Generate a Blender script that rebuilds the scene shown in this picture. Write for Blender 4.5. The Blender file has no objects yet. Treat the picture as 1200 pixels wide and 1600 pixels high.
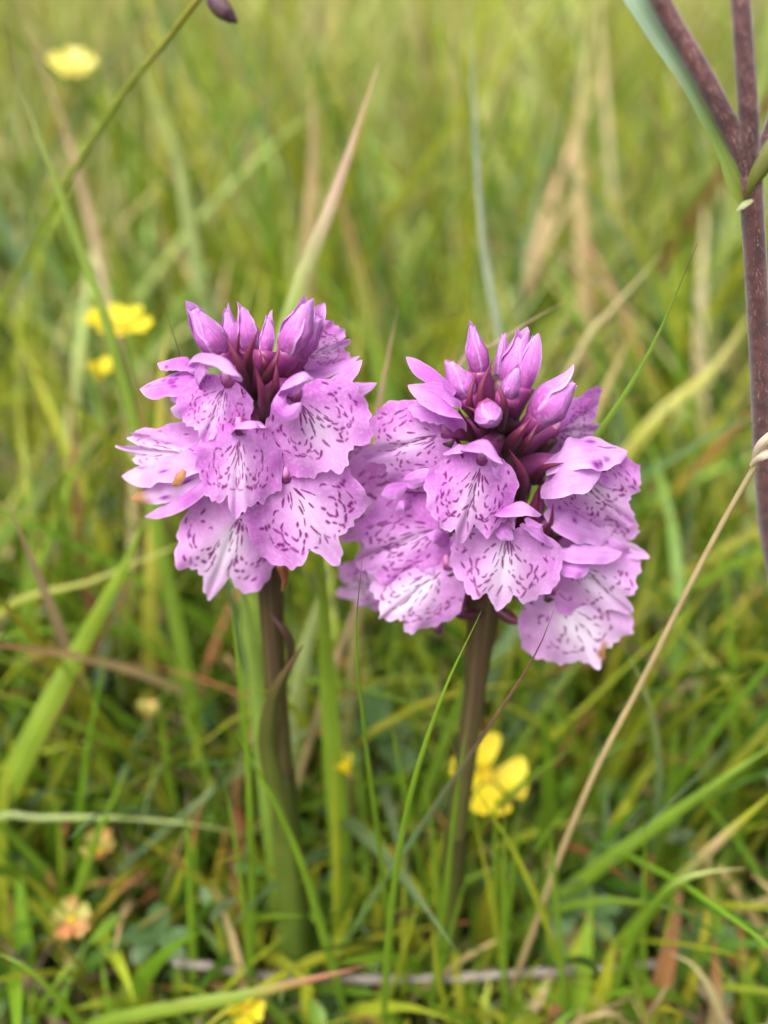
import bpy, math, random
import numpy as np
from mathutils import Vector

rng = np.random.default_rng(7)
random.seed(7)
MM = 0.001
R = math.radians
sc = bpy.context.scene
COL = sc.collection

# ------------------------------------------------------------------ camera, sky, sun, exposure
TILT, HFOV = R(30), R(45)
CAM = np.array([0.0, -0.0895, 0.1415])
cd = bpy.data.cameras.new('camera'); cam = bpy.data.objects.new('camera', cd); COL.objects.link(cam)
cam.location = CAM; cam.rotation_euler = (R(90) - TILT, 0, 0)
cd.sensor_fit = 'HORIZONTAL'; cd.lens = 4.3; cd.sensor_width = 2 * 4.3 * math.tan(HFOV / 2)
cd.clip_start = 0.002; cd.clip_end = 3000
cd.dof.use_dof = True; cd.dof.focus_distance = 0.0915; cd.dof.aperture_fstop = 1.55
sc.camera = cam

SUN_EL, SUN_AZ = R(58), R(-35)            # high, behind the photographer's left shoulder
w = bpy.data.worlds.new('World'); sc.world = w; w.use_nodes = True
nt = w.node_tree; bg = nt.nodes['Background']
sky = nt.nodes.new('ShaderNodeTexSky'); sky.sky_type = 'NISHITA'; sky.sun_disc = False
sky.sun_elevation = SUN_EL; sky.sun_rotation = R(180) - SUN_AZ
sky.air_density = 1.0; sky.dust_density = 6.0; sky.ozone_density = 0.6
hs = nt.nodes.new('ShaderNodeHueSaturation'); hs.inputs['Saturation'].default_value = 0.22
nt.links.new(sky.outputs[0], hs.inputs['Color']); nt.links.new(hs.outputs[0], bg.inputs[0])
bg.inputs[1].default_value = 0.14
sl = bpy.data.lights.new('sun', 'SUN'); so = bpy.data.objects.new('sun', sl); COL.objects.link(so)
sl.energy = 1.5; sl.angle = R(38); sl.color = (1, 0.96, 0.9)
sdir = Vector((-math.sin(-SUN_AZ) * math.cos(SUN_EL), -math.cos(SUN_AZ) * math.cos(SUN_EL), math.sin(SUN_EL)))
so.rotation_euler = sdir.to_track_quat('Z', 'Y').to_euler(); so.location = (0, 0, 3)
vs = sc.view_settings; vs.view_transform = 'Standard'; vs.look = 'None'; vs.gamma = 1; vs.exposure = 1.22
vs.use_curve_mapping = False
sc.cycles.use_denoising = True
sc.cycles.max_bounces = 8; sc.cycles.diffuse_bounces = 4; sc.cycles.transmission_bounces = 6

# ------------------------------------------------------------------ pixel -> place
FPX = 600 / math.tan(HFOV / 2)
RV = np.array([1.0, 0, 0]); UV = np.array([0, math.sin(TILT), math.cos(TILT)]); BV = np.array([0, -math.cos(TILT), math.sin(TILT)])
def ray(px, py): return -BV + RV * (px - 600) / FPX + UV * (800 - py) / FPX
def at(px, py, f=0.0):
    """the point seen at a photo pixel, f mm in front of (towards the viewer) the upright plane the orchids stand in"""
    d = ray(px, py); t = (-f * MM - CAM[1]) / d[1]
    return CAM + d * t
def LZ(p): return (150 + p[0] / 2.5, 440 + p[1] / 2.5)
def RZ(p): return (500 + p[0] / 2.2222, 480 + p[1] / 2.2222)
def cv(r, u, b): return RV * r + UV * u + BV * b
def nrm(v):
    v = np.asarray(v, float); return v / max(1e-12, np.linalg.norm(v))

# ------------------------------------------------------------------ helpers
ORG = {}
def empty(name, loc):
    o = bpy.data.objects.new(name, None); COL.objects.link(o); o.location = loc
    o.empty_display_size = 0.005; ORG[o.name] = np.array(loc, float); return o
def mk(name, V, F, mat, parent=None, at_=None, attrs=None, smooth=True, cols=None, cls=None):
    V = np.asarray(V, float); org = np.array(V[0] if at_ is None else at_, float)
    me = bpy.data.meshes.new(name)
    me.from_pydata((V - org).tolist(), [], F.tolist() if hasattr(F, 'tolist') else F)
    for k, a in (attrs or {}).items():
        me.attributes.new(k, 'FLOAT', 'POINT').data.foreach_set('value', np.asarray(a, np.float32).ravel())
    if cols is not None:
        c = np.ones((len(V), 4), np.float32); c[:, :3] = cols
        me.attributes.new('Col', 'FLOAT_COLOR', 'POINT').data.foreach_set('color', c.ravel())
    if smooth: me.polygons.foreach_set('use_smooth', np.ones(len(me.polygons), bool))
    me.materials.append(mat); me.update()
    o = bpy.data.objects.new(name, me); COL.objects.link(o)
    po = np.zeros(3)
    if parent is not None: o.parent = parent; po = ORG[parent.name]
    o.location = org - po; ORG[o.name] = org
    return o
def tag(o, label, cat, group=None):
    o['label'] = label; o['category'] = cat; o['kind'] = 'thing'
    if group: o['group'] = group
    return o
def spline(P, n):
    P = np.asarray(P, float)
    if len(P) == 2: return P[0] + (P[1] - P[0]) * np.linspace(0, 1, n)[:, None]
    Q = np.vstack([2 * P[0] - P[1], P, 2 * P[-1] - P[-2]])
    seg = np.linalg.norm(np.diff(P, axis=0), axis=1); cum = np.r_[0, np.cumsum(seg)]; s = np.linspace(0, cum[-1], n)
    i = np.clip(np.searchsorted(cum, s, 'right') - 1, 0, len(seg) - 1)
    t = ((s - cum[i]) / np.maximum(seg[i], 1e-12))[:, None]
    a, b, c, d = Q[i], Q[i + 1], Q[i + 2], Q[i + 3]
    return .5 * (2 * b + (c - a) * t + (2 * a - 5 * b + 4 * c - d) * t ** 2 + (3 * b - a - 3 * c + d) * t ** 3)
def grid_faces(n, m, closed=False):
    i, j = np.meshgrid(np.arange(n - 1), np.arange(m if closed else m - 1), indexing='ij')
    j2 = (j + 1) % m
    return np.stack([i * m + j, i * m + j2, (i + 1) * m + j2, (i + 1) * m + j], -1).reshape(-1, 4)
def frames(S, facing):
    T = np.gradient(S, axis=0); T /= np.linalg.norm(T, axis=1)[:, None]
    fc = np.asarray(facing, float)
    if fc.ndim == 1: fc = np.repeat(fc[None], len(S), 0)
    B = np.cross(T, fc); B /= np.maximum(np.linalg.norm(B, axis=1), 1e-9)[:, None]
    N = np.cross(B, T); return T, B, N
def ribbon(P, prof, facing, n=16, m=5, cup=0.0, fold=0.0, twist=0.0, frill=0.0, seed=0, rag=0.0):
    """strip along P; prof(t)=half width; cup>0 bends the edges away from 'facing', fold makes a keel"""
    S = spline(P, n); t = np.linspace(0, 1, n); T, B, N = frames(S, facing)
    s = np.linspace(-1, 1, m); hw = np.array([prof(x) for x in t])
    if twist:
        a = twist * t[:, None]; B, N = B * np.cos(a) + N * np.sin(a), N * np.cos(a) - B * np.sin(a)
    r = np.random.default_rng(seed); ph = r.uniform(0, 6.3, 3)
    fr = frill * s[None, :] ** 2 * np.sin(t[:, None] * 17 + ph[0] + s[None, :] * 2.5)
    off = (-cup * s[None, :] ** 2 - fold * np.abs(s[None, :]) + fr) * hw[:, None]
    if rag:
        e = [1 + rag * sum(r.normal() * np.sin(t * k_ + r.uniform(0, 6)) / (1 + .03 * k_) for k_ in (9, 17, 29, 43)) * np.clip(t * 2.2 - .3, 0, 1) for _ in (0, 1)]
        ew = np.where(s[None, :] < 0, e[0][:, None], e[1][:, None]) * np.abs(s[None, :]) + (1 - np.abs(s[None, :]))
    else: ew = np.ones((n, m))
    V = S[:, None] + B[:, None] * (s[None, :, None] * hw[:, None, None] * ew[..., None]) + N[:, None] * off[..., None]
    tt = np.repeat(t, m); ss = np.tile(s, n)
    return V.reshape(-1, 3), grid_faces(n, m), tt, ss
def tube(P, rad, n=20, k=10, ridge=0.0, caps=True):
    S = spline(P, n); t = np.linspace(0, 1, n)
    T, B, N = frames(S, cv(.1, .13, 1) if abs(np.dot(nrm(S[-1] - S[0]), BV)) < .9 else RV)
    a = np.linspace(0, 2 * np.pi, k, endpoint=False)
    rr = np.array([rad(x) for x in t])[:, None] * (1 + ridge * np.cos(5 * a))[None]
    V = (S[:, None] + B[:, None] * (np.cos(a)[None, :] * rr)[..., None] + N[:, None] * (np.sin(a)[None, :] * rr)[..., None]).reshape(-1, 3)
    F = grid_faces(n, k, True).tolist()
    if caps: F.append(list(range(k))[::-1]); F.append([(n - 1) * k + i for i in range(k)])
    return V, F, np.repeat(t, k), np.tile(np.linspace(-1, 1, k), n)
def join(parts):
    V, F, T, S, o = [], [], [], [], 0
    for v, f, t, s in parts:
        V.append(v); F += [[i + o for i in q] for q in (f.tolist() if hasattr(f, 'tolist') else f)]
        T.append(t); S.append(s); o += len(v)
    return np.vstack(V), F, np.concatenate(T), np.concatenate(S)
def lerpc(stops, t):
    t = np.asarray(t); xs = [s[0] for s in stops]; cs = np.array([s[1] for s in stops])
    return np.stack([np.interp(t, xs, cs[:, k]) for k in range(3)], -1)

# ------------------------------------------------------------------ materials
class NT:
    def __init__(s, name):
        s.m = bpy.data.materials.new(name); s.m.use_nodes = True; s.t = s.m.node_tree
        s.t.nodes.clear(); s.out = s.t.nodes.new('ShaderNodeOutputMaterial')
    def n(s, typ, **kw):
        nd = s.t.nodes.new(typ)
        for k, v in kw.items(): setattr(nd, k, v)
        return nd
    def put(s, sock, v):
        if isinstance(v, bpy.types.NodeSocket): s.t.links.new(v, sock)
        elif v is not None:
            if isinstance(v, (tuple, list)) and len(v) == 3 and sock.type == 'RGBA': v = (*v, 1)
            sock.default_value = v
    def attr(s, name, out='Fac'): return s.n('ShaderNodeAttribute', attribute_name=name).outputs[out]
    def math(s, op, a, b=None, c=None):
        nd = s.n('ShaderNodeMath', operation=op); s.put(nd.inputs[0], a); s.put(nd.inputs[1], b)
        if c is not None: s.put(nd.inputs[2], c)
        return nd.outputs[0]
    def mix(s, f, a, b, bt='MIX'):
        nd = s.n('ShaderNodeMix', data_type='RGBA', blend_type=bt); s.put(nd.inputs[0], f); s.put(nd.inputs[6], a); s.put(nd.inputs[7], b); return nd.outputs[2]
    def ramp(s, f, a, b):
        nd = s.n('ShaderNodeMapRange', interpolation_type='SMOOTHSTEP'); s.put(nd.inputs[0], f)
        nd.inputs[1].default_value = a; nd.inputs[2].default_value = b; return nd.outputs[0]
    def vec(s, x, y, z):
        nd = s.n('ShaderNodeCombineXYZ')
        for i, v in enumerate((x, y, z)): s.put(nd.inputs[i], v)
        return nd.outputs[0]
    def noise(s, scale, detail=3, vec=None, out='Fac'):
        nd = s.n('ShaderNodeTexNoise'); nd.inputs['Scale'].default_value = scale; nd.inputs['Detail'].default_value = detail
        s.put(nd.inputs['Vector'], vec if vec is not None else s.n('ShaderNodeTexCoord').outputs['Object']); return nd.outputs[out]
    def leafy(s, col, rough=.5, trans=.3, bump=None, bs=.3, bd=.0002, spec=.35, tcol=None, sheen=0):
        p = s.n('ShaderNodeBsdfPrincipled'); s.put(p.inputs['Base Color'], col); p.inputs['Roughness'].default_value = rough
        p.inputs['Specular IOR Level'].default_value = spec
        if sheen: p.inputs['Sheen Weight'].default_value = sheen
        if bump is not None:
            b = s.n('ShaderNodeBump'); b.inputs['Strength'].default_value = bs; b.inputs['Distance'].default_value = bd
            s.put(b.inputs['Height'], bump); s.t.links.new(b.outputs[0], p.inputs['Normal'])
        if trans:
            tr = s.n('ShaderNodeBsdfTranslucent'); s.put(tr.inputs[0], tcol if tcol is not None else col)
            mx = s.n('ShaderNodeMixShader'); mx.inputs[0].default_value = trans
            s.t.links.new(p.outputs[0], mx.inputs[1]); s.t.links.new(tr.outputs[0], mx.inputs[2]); s.t.links.new(mx.outputs[0], s.out.inputs[0])
        else: s.t.links.new(p.outputs[0], s.out.inputs[0])
        return s.m
def mat_lip():
    k = NT('orchid_lip'); obj = k.n('ShaderNodeTexCoord').outputs['Object']
    blot = k.noise(350, 3, obj); fine = k.noise(2600, 2, obj)
    lil = k.mix(k.ramp(blot, .35, .65), (.53, .145, .54), (.61, .235, .63))
    c = k.mix(k.attr('pale'), lil, (.80, .67, .83))
    c = k.mix(k.math('MULTIPLY', k.ramp(fine, .45, .75), .18), c, (.86, .74, .88))  # fine paler speckle: sparkle of the petal cells put into the colour
    c = k.mix(k.attr('mark'), c, (.185, .003, .15))
    c = k.mix(k.attr('wilt'), c, (.36, .17, .07))
    return k.leafy(c, .6, .4, fine, .5, .00012, .18)
def mat_sepal():
    k = NT('orchid_sepal'); obj = k.n('ShaderNodeTexCoord').outputs['Object']
    t, s = k.attr('t'), k.attr('s'); blot = k.noise(300, 3, obj); fine = k.noise(2600, 2, obj)
    vein = k.noise(1, 2, k.vec(k.math('MULTIPLY', s, 5.5), k.math('MULTIPLY', t, 1.2), blot))
    c = k.mix(k.ramp(blot, .35, .65), (.49, .14, .52), (.60, .26, .64))
    c = k.mix(k.math('MULTIPLY', k.ramp(t, .55, 1.0), .35), c, (.76, .5, .82))
    c = k.mix(k.math('MULTIPLY', k.ramp(vein, .52, .68), .28), c, (.32, .05, .33))
    c = k.mix(k.attr('pale'), c, (.80, .64, .84))
    c = k.mix(k.attr('mark'), c, (.24, .012, .27))
    c = k.mix(k.attr('wilt'), c, (.40, .21, .09))
    return k.leafy(c, .6, .38, fine, .5, .00012, .18)
def mat_bud():
    k = NT('orchid_bud'); obj = k.n('ShaderNodeTexCoord').outputs['Object']
    t, s = k.attr('t'), k.attr('s'); blot = k.noise(260, 3, obj)
    vein = k.noise(1, 2, k.vec(k.math('MULTIPLY', s, 8), k.math('MULTIPLY', t, 1.6), blot))
    c = k.mix(k.ramp(t, .0, .8), (.32, .045, .26), (.54, .175, .54))
    c = k.mix(k.math('MULTIPLY', k.ramp(vein, .5, .7), .4), c, (.25, .03, .24))
    c = k.mix(k.math('MULTIPLY', k.ramp(blot, .5, .75), .4), c, (.72, .45, .8))
    c = k.mix(k.math('MULTIPLY', k.ramp(k.math('ABSOLUTE', s), .72, 1.0), .55), c, (.74, .48, .82))
    c = k.mix(k.math('MULTIPLY', k.ramp(t, .6, 1.0), .4), c, (.74, .48, .82))
    fine = k.noise(2600, 2, obj)
    c = k.mix(k.math('MULTIPLY', k.ramp(fine, .45, .75), .14), c, (.80, .58, .86))  # same cell sparkle painted as paler speckle
    return k.leafy(c, .6, .32, fine, .5, .00012, .18)
def mat_bract():
    k = NT('orchid_bract'); t, s = k.attr('t'), k.attr('s'); nz = k.noise(400, 3)
    c = k.mix(k.ramp(t, 0, .9), (.03, .014, .010), (.135, .018, .055))
    c = k.mix(k.math('MULTIPLY', k.ramp(nz, .45, .7), .4), c, (.19, .035, .085))
    return k.leafy(c, .42, .15, nz, .3, .0002, .4)
def mat_stem():
    k = NT('orchid_stem'); t, s = k.attr('t'), k.attr('s')
    st = k.noise(1, 4, k.vec(k.math('MULTIPLY', s, 9), k.math('MULTIPLY', t, 3), 0.0)); nz = k.noise(500, 4)
    tn = k.math('ADD', t, k.math('MULTIPLY', k.math('SUBTRACT', nz, .5), .25))
    c = k.mix(k.ramp(tn, .12, .62), (.085, .115, .014), (.055, .032, .018))
    c = k.mix(k.ramp(t, .86, .97), c, (.06, .012, .03))
    c = k.mix(k.math('MULTIPLY', k.ramp(st, .45, .7), .45), c, (.10, .10, .03))
    return k.leafy(c, .42, 0, st, .35, .0003, .4)
def mat_ovary():
    k = NT('orchid_ovary'); t = k.attr('t'); nz = k.noise(500, 3)
    c = k.mix(k.ramp(t, .1, .95), (.05, .02, .02), (.20, .03, .14))
    return k.leafy(c, .4, 0, nz, .3, .0002, .4)
def mat_blade(name='grass_blade', trans=.36, rough=.42):
    k = NT(name); t, s = k.attr('t'), k.attr('s'); col = k.attr('Col', 'Color')
    rnd = k.n('ShaderNodeObjectInfo').outputs['Random']
    fib = k.noise(1, 3, k.vec(k.math('MULTIPLY', s, 6), k.math('MULTIPLY', t, 2.5), k.math('MULTIPLY', rnd, 40)))
    nz = k.noise(160, 4)
    g = k.n('ShaderNodeBrightContrast'); k.put(g.inputs[0], col)
    k.put(g.inputs[1], 0.0)
    f = k.math('ADD', k.math('MULTIPLY', fib, .8), .6)
    f2 = k.math('MULTIPLY', f, k.math('ADD', k.math('MULTIPLY', nz, .6), .7))
    c = k.mix(1.0, col, k.vec(f2, f2, f2), 'MULTIPLY')
    c = k.mix(k.math('MULTIPLY', k.ramp(nz, .62, .74), .35), c, (.22, .15, .05))
    return k.leafy(c, rough, trans, fib, .3, .0002, .4)
def mat_plain(name, c1, c2, scale=400, rough=.5, trans=.2, spec=.35, bs=.3, sheen=0):
    k = NT(name); nz = k.noise(scale, 4)
    return k.leafy(k.mix(k.ramp(nz, .35, .65), c1, c2), rough, trans, nz, bs, .0002, spec, sheen=sheen)
def mat_ground():
    k = NT('meadow_ground'); n1 = k.noise(25, 6); n2 = k.noise(260, 5); n3 = k.noise(1.2, 3)
    c = k.mix(k.ramp(n1, .4, .6), (.016, .013, .008), (.028, .034, .010))
    c = k.mix(k.math('MULTIPLY', k.ramp(n2, .55, .7), .5), c, (.07, .05, .03))
    geo = k.n('ShaderNodeNewGeometry'); sp = k.n('ShaderNodeSeparateXYZ'); k.put(sp.inputs[0], geo.outputs['Position'])
    far = k.ramp(sp.outputs[1], 3.0, 9.0)
    c = k.mix(far, c, k.mix(k.ramp(n3, .4, .6), (.11, .16, .03), (.2, .22, .07)))
    return k.leafy(c, .9, 0, n2, .8, .002, .1)
ML, MSEP, MBUD, MBR, MST, MOV, MBL, MGR = mat_lip(), mat_sepal(), mat_bud(), mat_bract(), mat_stem(), mat_ovary(), mat_blade(), mat_ground()
MYEL = mat_plain('yellow_petal', (.74, .56, .012), (.78, .66, .03), 300, .5, .3)
MYPALE = mat_plain('pale_yellow_petal', (.74, .62, .09), (.78, .70, .22), 300, .5, .3)
MYC = mat_plain('yellow_centre', (.62, .42, .01), (.7, .55, .05), 900, .6, .1)
MCALYX = mat_plain('spent_calyx', (.30, .30, .06), (.48, .17, .07), 260, .6, .25)
MTAN = mat_plain('brown_withered', (.16, .05, .02), (.30, .11, .05), 500, .6, .1)
MPUR = mat_plain('hairy_purple', (.05, .016, .018), (.10, .034, .032), 900, .55, 0, .3, .5, .4)
MHAIR = mat_plain('pale_hair', (.26, .17, .16), (.38, .28, .26), 900, .6, .3)
MTWIG = mat_plain('dead_twig', (.15, .12, .10), (.27, .23, .20), 500, .8, 0)
MSEED = mat_plain('purple_spikelet', (.06, .025, .04), (.14, .08, .08), 700, .6, .1)
MCOLM = mat_plain('orchid_column', (.5, .2, .42), (.3, .05, .16), 900, .45, .1)

# ------------------------------------------------------------------ ground
def build_ground():
    n = 41; xs = np.sign(np.linspace(-1, 1, n)) * np.abs(np.linspace(-1, 1, n)) ** 5 * 1500
    X, Y = np.meshgrid(xs, xs, indexing='ij')
    Z = -0.002 * np.ones_like(X)
    o = mk('ground', np.stack([X, Y, Z], -1).reshape(-1, 3), grid_faces(n, n), MGR, at_=(0, 0, 0)); o['kind'] = 'structure'
build_ground()

# ------------------------------------------------------------------ grass that nobody could count
G = dict(yel=(.30, .33, .022), green=(.15, .255, .016), deep=(.062, .135, .014), blue=(.12, .19, .075), pale=(.34, .39, .11),
         tan=(.46, .33, .16), straw=(.52, .44, .22), rust=(.30, .12, .05), brown=(.15, .085, .05), pink=(.42, .28, .2))
def grass_mass(name, label, cat, x, y, L, W, palette, weights, lean=(.05, .55), curv=(.1, 1.1), seg=6, across=2, tip=('tan', .35), seed=1, z0=None):
    r = np.random.default_rng(seed); N = len(x)
    head = r.uniform(0, 2 * np.pi, N); a0 = r.uniform(*lean, N); k = r.uniform(*curv, N)
    t = np.linspace(0, 1, seg + 1); ang = a0[:, None] + k[:, None] * t[None] ** 1.4
    ds = (L / seg)[:, None]
    hx = np.cumsum(np.sin(ang) * ds, 1) - np.sin(ang[:, :1]) * ds; hz = np.cumsum(np.cos(ang) * ds, 1) - np.cos(ang[:, :1]) * ds
    hz = np.maximum(hz, 0.0005 + 0 * hz)
    side = head + r.normal(0, .25, N) * 3
    wob = r.normal(0, .04, N)[:, None] * np.sin(t[None] * 3) * L[:, None]
    cx = x[:, None] + np.cos(head)[:, None] * hx - np.sin(head)[:, None] * wob; cy = y[:, None] + np.sin(head)[:, None] * hx + np.cos(head)[:, None] * wob
    cz = hz + (0 if z0 is None else z0[:, None]) - .002
    prof = np.minimum(1, .55 + 1.6 * t) * (1 - t ** 2.6) + .02
    hw = W[:, None] * .5 * prof[None]
    sx, sy = -np.sin(side), np.cos(side)
    ss = np.linspace(-1, 1, across)
    V = np.zeros((N, seg + 1, across, 3))
    for j, s_ in enumerate(ss):
        V[:, :, j, 0] = cx + sx[:, None] * hw * s_ ; V[:, :, j, 1] = cy + sy[:, None] * hw * s_
        V[:, :, j, 2] = cz + (abs(s_) * .35 * hw)
    base = np.arange(N)[:, None] * ((seg + 1) * across)
    F = (base[:, :, None] + grid_faces(seg + 1, across)[None]).reshape(-1, 4)
    P = np.array([G[p] for p in palette]); idx = r.choice(len(palette), N, p=np.array(weights) / sum(weights))
    c = P[idx] * r.uniform(.75, 1.25, (N, 1)) * r.uniform(.92, 1.08, (N, 3))
    tipc = np.array(G[tip[0]]); dry = (r.random(N) < tip[1]); pt = r.uniform(.5, .9, N)
    f = np.clip((t[None] - pt[:, None]) / .25, 0, 1) * dry[:, None]
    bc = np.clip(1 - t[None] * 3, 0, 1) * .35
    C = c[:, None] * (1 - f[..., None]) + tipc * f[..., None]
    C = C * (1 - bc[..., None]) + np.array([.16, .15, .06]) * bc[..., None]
    C = np.repeat(C[:, :, None], across, 2)
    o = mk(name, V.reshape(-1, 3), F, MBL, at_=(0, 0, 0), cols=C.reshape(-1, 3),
           attrs={'t': np.tile(np.repeat(t, across), N), 's': np.tile(np.tile(ss, seg + 1), N) + np.repeat(r.uniform(0, 60, N), (seg + 1) * across)})
    o['kind'] = 'stuff'; o['label'] = label; o['category'] = cat
    return o
def scatter(N, d0, d1, seed, power=1.0, spread=.62, back=0.06):
    r = np.random.default_rng(seed); d = d0 + (d1 - d0) * r.random(N) ** power
    return r.uniform(-1, 1, N) * (spread * (d + .09) + back), d, r
def bulk():
    # short turf round the orchids' feet
    x, y, r = scatter(4800, -.075, .10, 11, 1.0, .5, .05)
    L = np.clip(r.gamma(5, .0088, len(x)), .014, .08) * np.interp(y, [-.075, -.03, -.005, .015, .04, .1], [.2, .22, .42, .78, 1.15, 1.45])
    W = r.uniform(.0008, .0036, len(x))
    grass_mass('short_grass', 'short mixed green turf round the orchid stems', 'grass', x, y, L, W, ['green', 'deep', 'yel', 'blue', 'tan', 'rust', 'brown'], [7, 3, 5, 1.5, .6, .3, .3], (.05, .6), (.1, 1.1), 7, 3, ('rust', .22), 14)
    # fine upright blades standing among the orchids
    x, y, r = scatter(620, .010, .10, 71, 1.0, .5, .04)
    L = r.uniform(.030, .062, len(x)) * np.interp(y, [.01, .1], [.85, 1.15]); W = r.uniform(.0007, .0020, len(x))
    grass_mass('fine_grass', 'fine upright bright green grass standing among the orchid stems', 'grass', x, y, L, W, ['green', 'yel', 'blue', 'pale'], [7, 3, 1, 1], (.0, .4), (.0, .6), 8, 3, ('tan', .3), 72)
    # taller meadow behind
    x, y, r = scatter(4600, .05, .6, 28, .95)
    L = np.clip(r.gamma(9, .0135, len(x)), .04, .23) * np.interp(y, [.05, .1, .2, .6], [.36, .55, 1, 1]); W = r.uniform(.0010, .0042, len(x))
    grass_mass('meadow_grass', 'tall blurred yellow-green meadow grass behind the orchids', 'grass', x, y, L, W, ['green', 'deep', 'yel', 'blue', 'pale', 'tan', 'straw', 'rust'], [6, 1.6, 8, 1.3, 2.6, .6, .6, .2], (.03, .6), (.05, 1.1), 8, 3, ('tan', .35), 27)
    x, y, r = scatter(9000, .5, 2.2, 31, 1.1)
    L = np.clip(r.gamma(9, .016, len(x)), .05, .26); W = r.uniform(.002, .0055, len(x))
    grass_mass('far_grass', 'soft out-of-focus mass of far meadow grass', 'grass', x, y, L, W, ['green', 'yel', 'pale', 'blue', 'tan', 'straw'], [2.5, 9, 5, .6, 1.0, 1.2], (.03, .6), (.05, 1.0), 5, 2, ('tan', .35), 32)
    x, y, r = scatter(14000, 2.1, 9, 41, 1.0)
    L = np.clip(r.gamma(9, .02, len(x)), .1, .34); W = r.uniform(.004, .012, len(x))
    grass_mass('distant_grass', 'pale distant sward of grass towards the skyline', 'grass', x, y, L, W, ['green', 'yel', 'pale', 'straw'], [3, 6, 3, 2], (.03, .6), (.05, 1.0), 4, 2, ('straw', .4), 42)
    # dead blades lying in the bottom of the sward
    x, y, r = scatter(600, -.07, .3, 55, 1.2, .5, .06)
    L = r.uniform(.012, .042, len(x)); W = r.uniform(.0006, .0020, len(x))
    grass_mass('dead_grass_litter', 'dead tan and brown grass litter lying on the soil', 'grass litter', x, y, L, W, ['tan', 'straw', 'brown', 'rust', 'pink'], [3, 2, 3, 1, 1], (1.2, 1.5), (.0, .2), 5, 2, ('brown', .5), 52, r.uniform(.001, .008, len(x)))
    # small round leaves of low herbs
    x, y, r = scatter(500, -.07, .3, 61, 1.2, .5, .06)
    L = r.uniform(.003, .008, len(x)); W = L * r.uniform(.35, .6, len(x))
    grass_mass('low_herb_leaves', 'small dark green herb leaves low in the turf', 'ground cover', x, y, L, W, ['deep', 'green', 'blue'], [6, 3, 2], (.7, 1.4), (.1, .7), 6, 3, ('rust', .05), 62, r.uniform(.003, .03, len(x)))
bulk()

# ------------------------------------------------------------------ orchids
LIP_T = np.radians([0, 6, 11, 15, 22, 35, 50, 64, 78, 92, 104, 112])
LIP_R = np.array([1.0, .95, .86, .82, .88, .98, 1.02, .96, .80, .52, .30, .14])
def lip_marks(X, Y, seed, dens=1.0):
    """broken purple loops and dashes, in the flat outline of the lip (root at 0,0, tip at 0,1)"""
    r = np.random.default_rng(seed); segs = []
    def dash(pts, th, a, b, w0):
        L = np.r_[0, np.cumsum(np.linalg.norm(np.diff(pts, axis=0), axis=1))]; s = r.uniform(0, .03)
        while s < L[-1]:
            e = min(s + r.uniform(a, b), L[-1])
            if r.random() < dens * .87:
                q = np.linspace(s, e, 4); pp = np.stack([np.interp(q, L, pts[:, 0]), np.interp(q, L, pts[:, 1])], -1)
                pp += r.normal(0, .006, 2)
                wd = w0 * r.uniform(.6, 1.4)
                for i in range(3): segs.append((*pp[i], *pp[i + 1], wd * (1, 1.2, .8)[i]))
            s = e + r.uniform(.028, .065)
    for th in (0, -7, 8, -16, 17, -27, 26, -39, 40):                  # veins out of the throat
        a = math.radians(th + r.normal(0, 1.5)); q = np.linspace(.08 + .003 * abs(th), r.uniform(.34, .56) - .002 * abs(th) if th else .8, 20)
        bend = a * (1 + .6 * q) + .06 * np.sin(q * 12 + r.uniform(0, 6)); dash(np.stack([q * np.sin(bend), q * np.cos(bend)], -1), th, .05, .17, .0118)
    for sgn in (-1, 1):
        r = np.random.default_rng(seed + 999)
        tc = math.radians(36 + r.normal(0, 4)) * sgn; c = np.array([math.sin(tc), math.cos(tc)]) * r.uniform(.46, .54)
        er = np.array([math.sin(tc), math.cos(tc)]); ep = np.array([er[1], -er[0]]) * sgn
        for (ra, rb, w0, span) in ((.10, .12, .0115, 4.2), (.20, .21, .013, 4.0), (.30, .29, .0125, 2.8)):   # open broken hooks on the lobe
            a = np.linspace(-span / 2, span / 2, 60) + r.normal(0, .45)
            wob = 1 + .16 * np.sin(3 * a + r.uniform(0, 6)) + .08 * np.sin(7 * a + r.uniform(0, 6))
            pts = c + np.outer(np.cos(a) * wob * rb, er) + np.outer(np.sin(a) * wob * ra, ep); dash(pts, 0, .025, .11, w0)
        for _ in range(8):                                          # loose spots out on the lobes
            a = math.radians(r.uniform(10, 98)) * sgn; q = r.uniform(.62, .88) * np.interp(abs(a), LIP_T, LIP_R)
            p = np.array([math.sin(a), math.cos(a)]) * q; d = r.normal(0, 1, 2) * (sgn, 1); d /= np.linalg.norm(d); l = r.uniform(.005, .03)
            segs.append((*(p - d * l), *(p + d * l), r.uniform(.008, .020)))
    m = np.zeros_like(X)
    for x0, y0, x1, y1, wd in segs:
        dx, dy = x1 - x0, y1 - y0; q = np.clip(((X - x0) * dx + (Y - y0) * dy) / (dx * dx + dy * dy + 1e-9), 0, 1)
        d = np.hypot(X - x0 - q * dx, Y - y0 - q * dy); m = np.maximum(m, np.clip((wd * 1.45 - d) / (wd * 1.0), 0, 1))
    return m * r.uniform(.85, 1)
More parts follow.
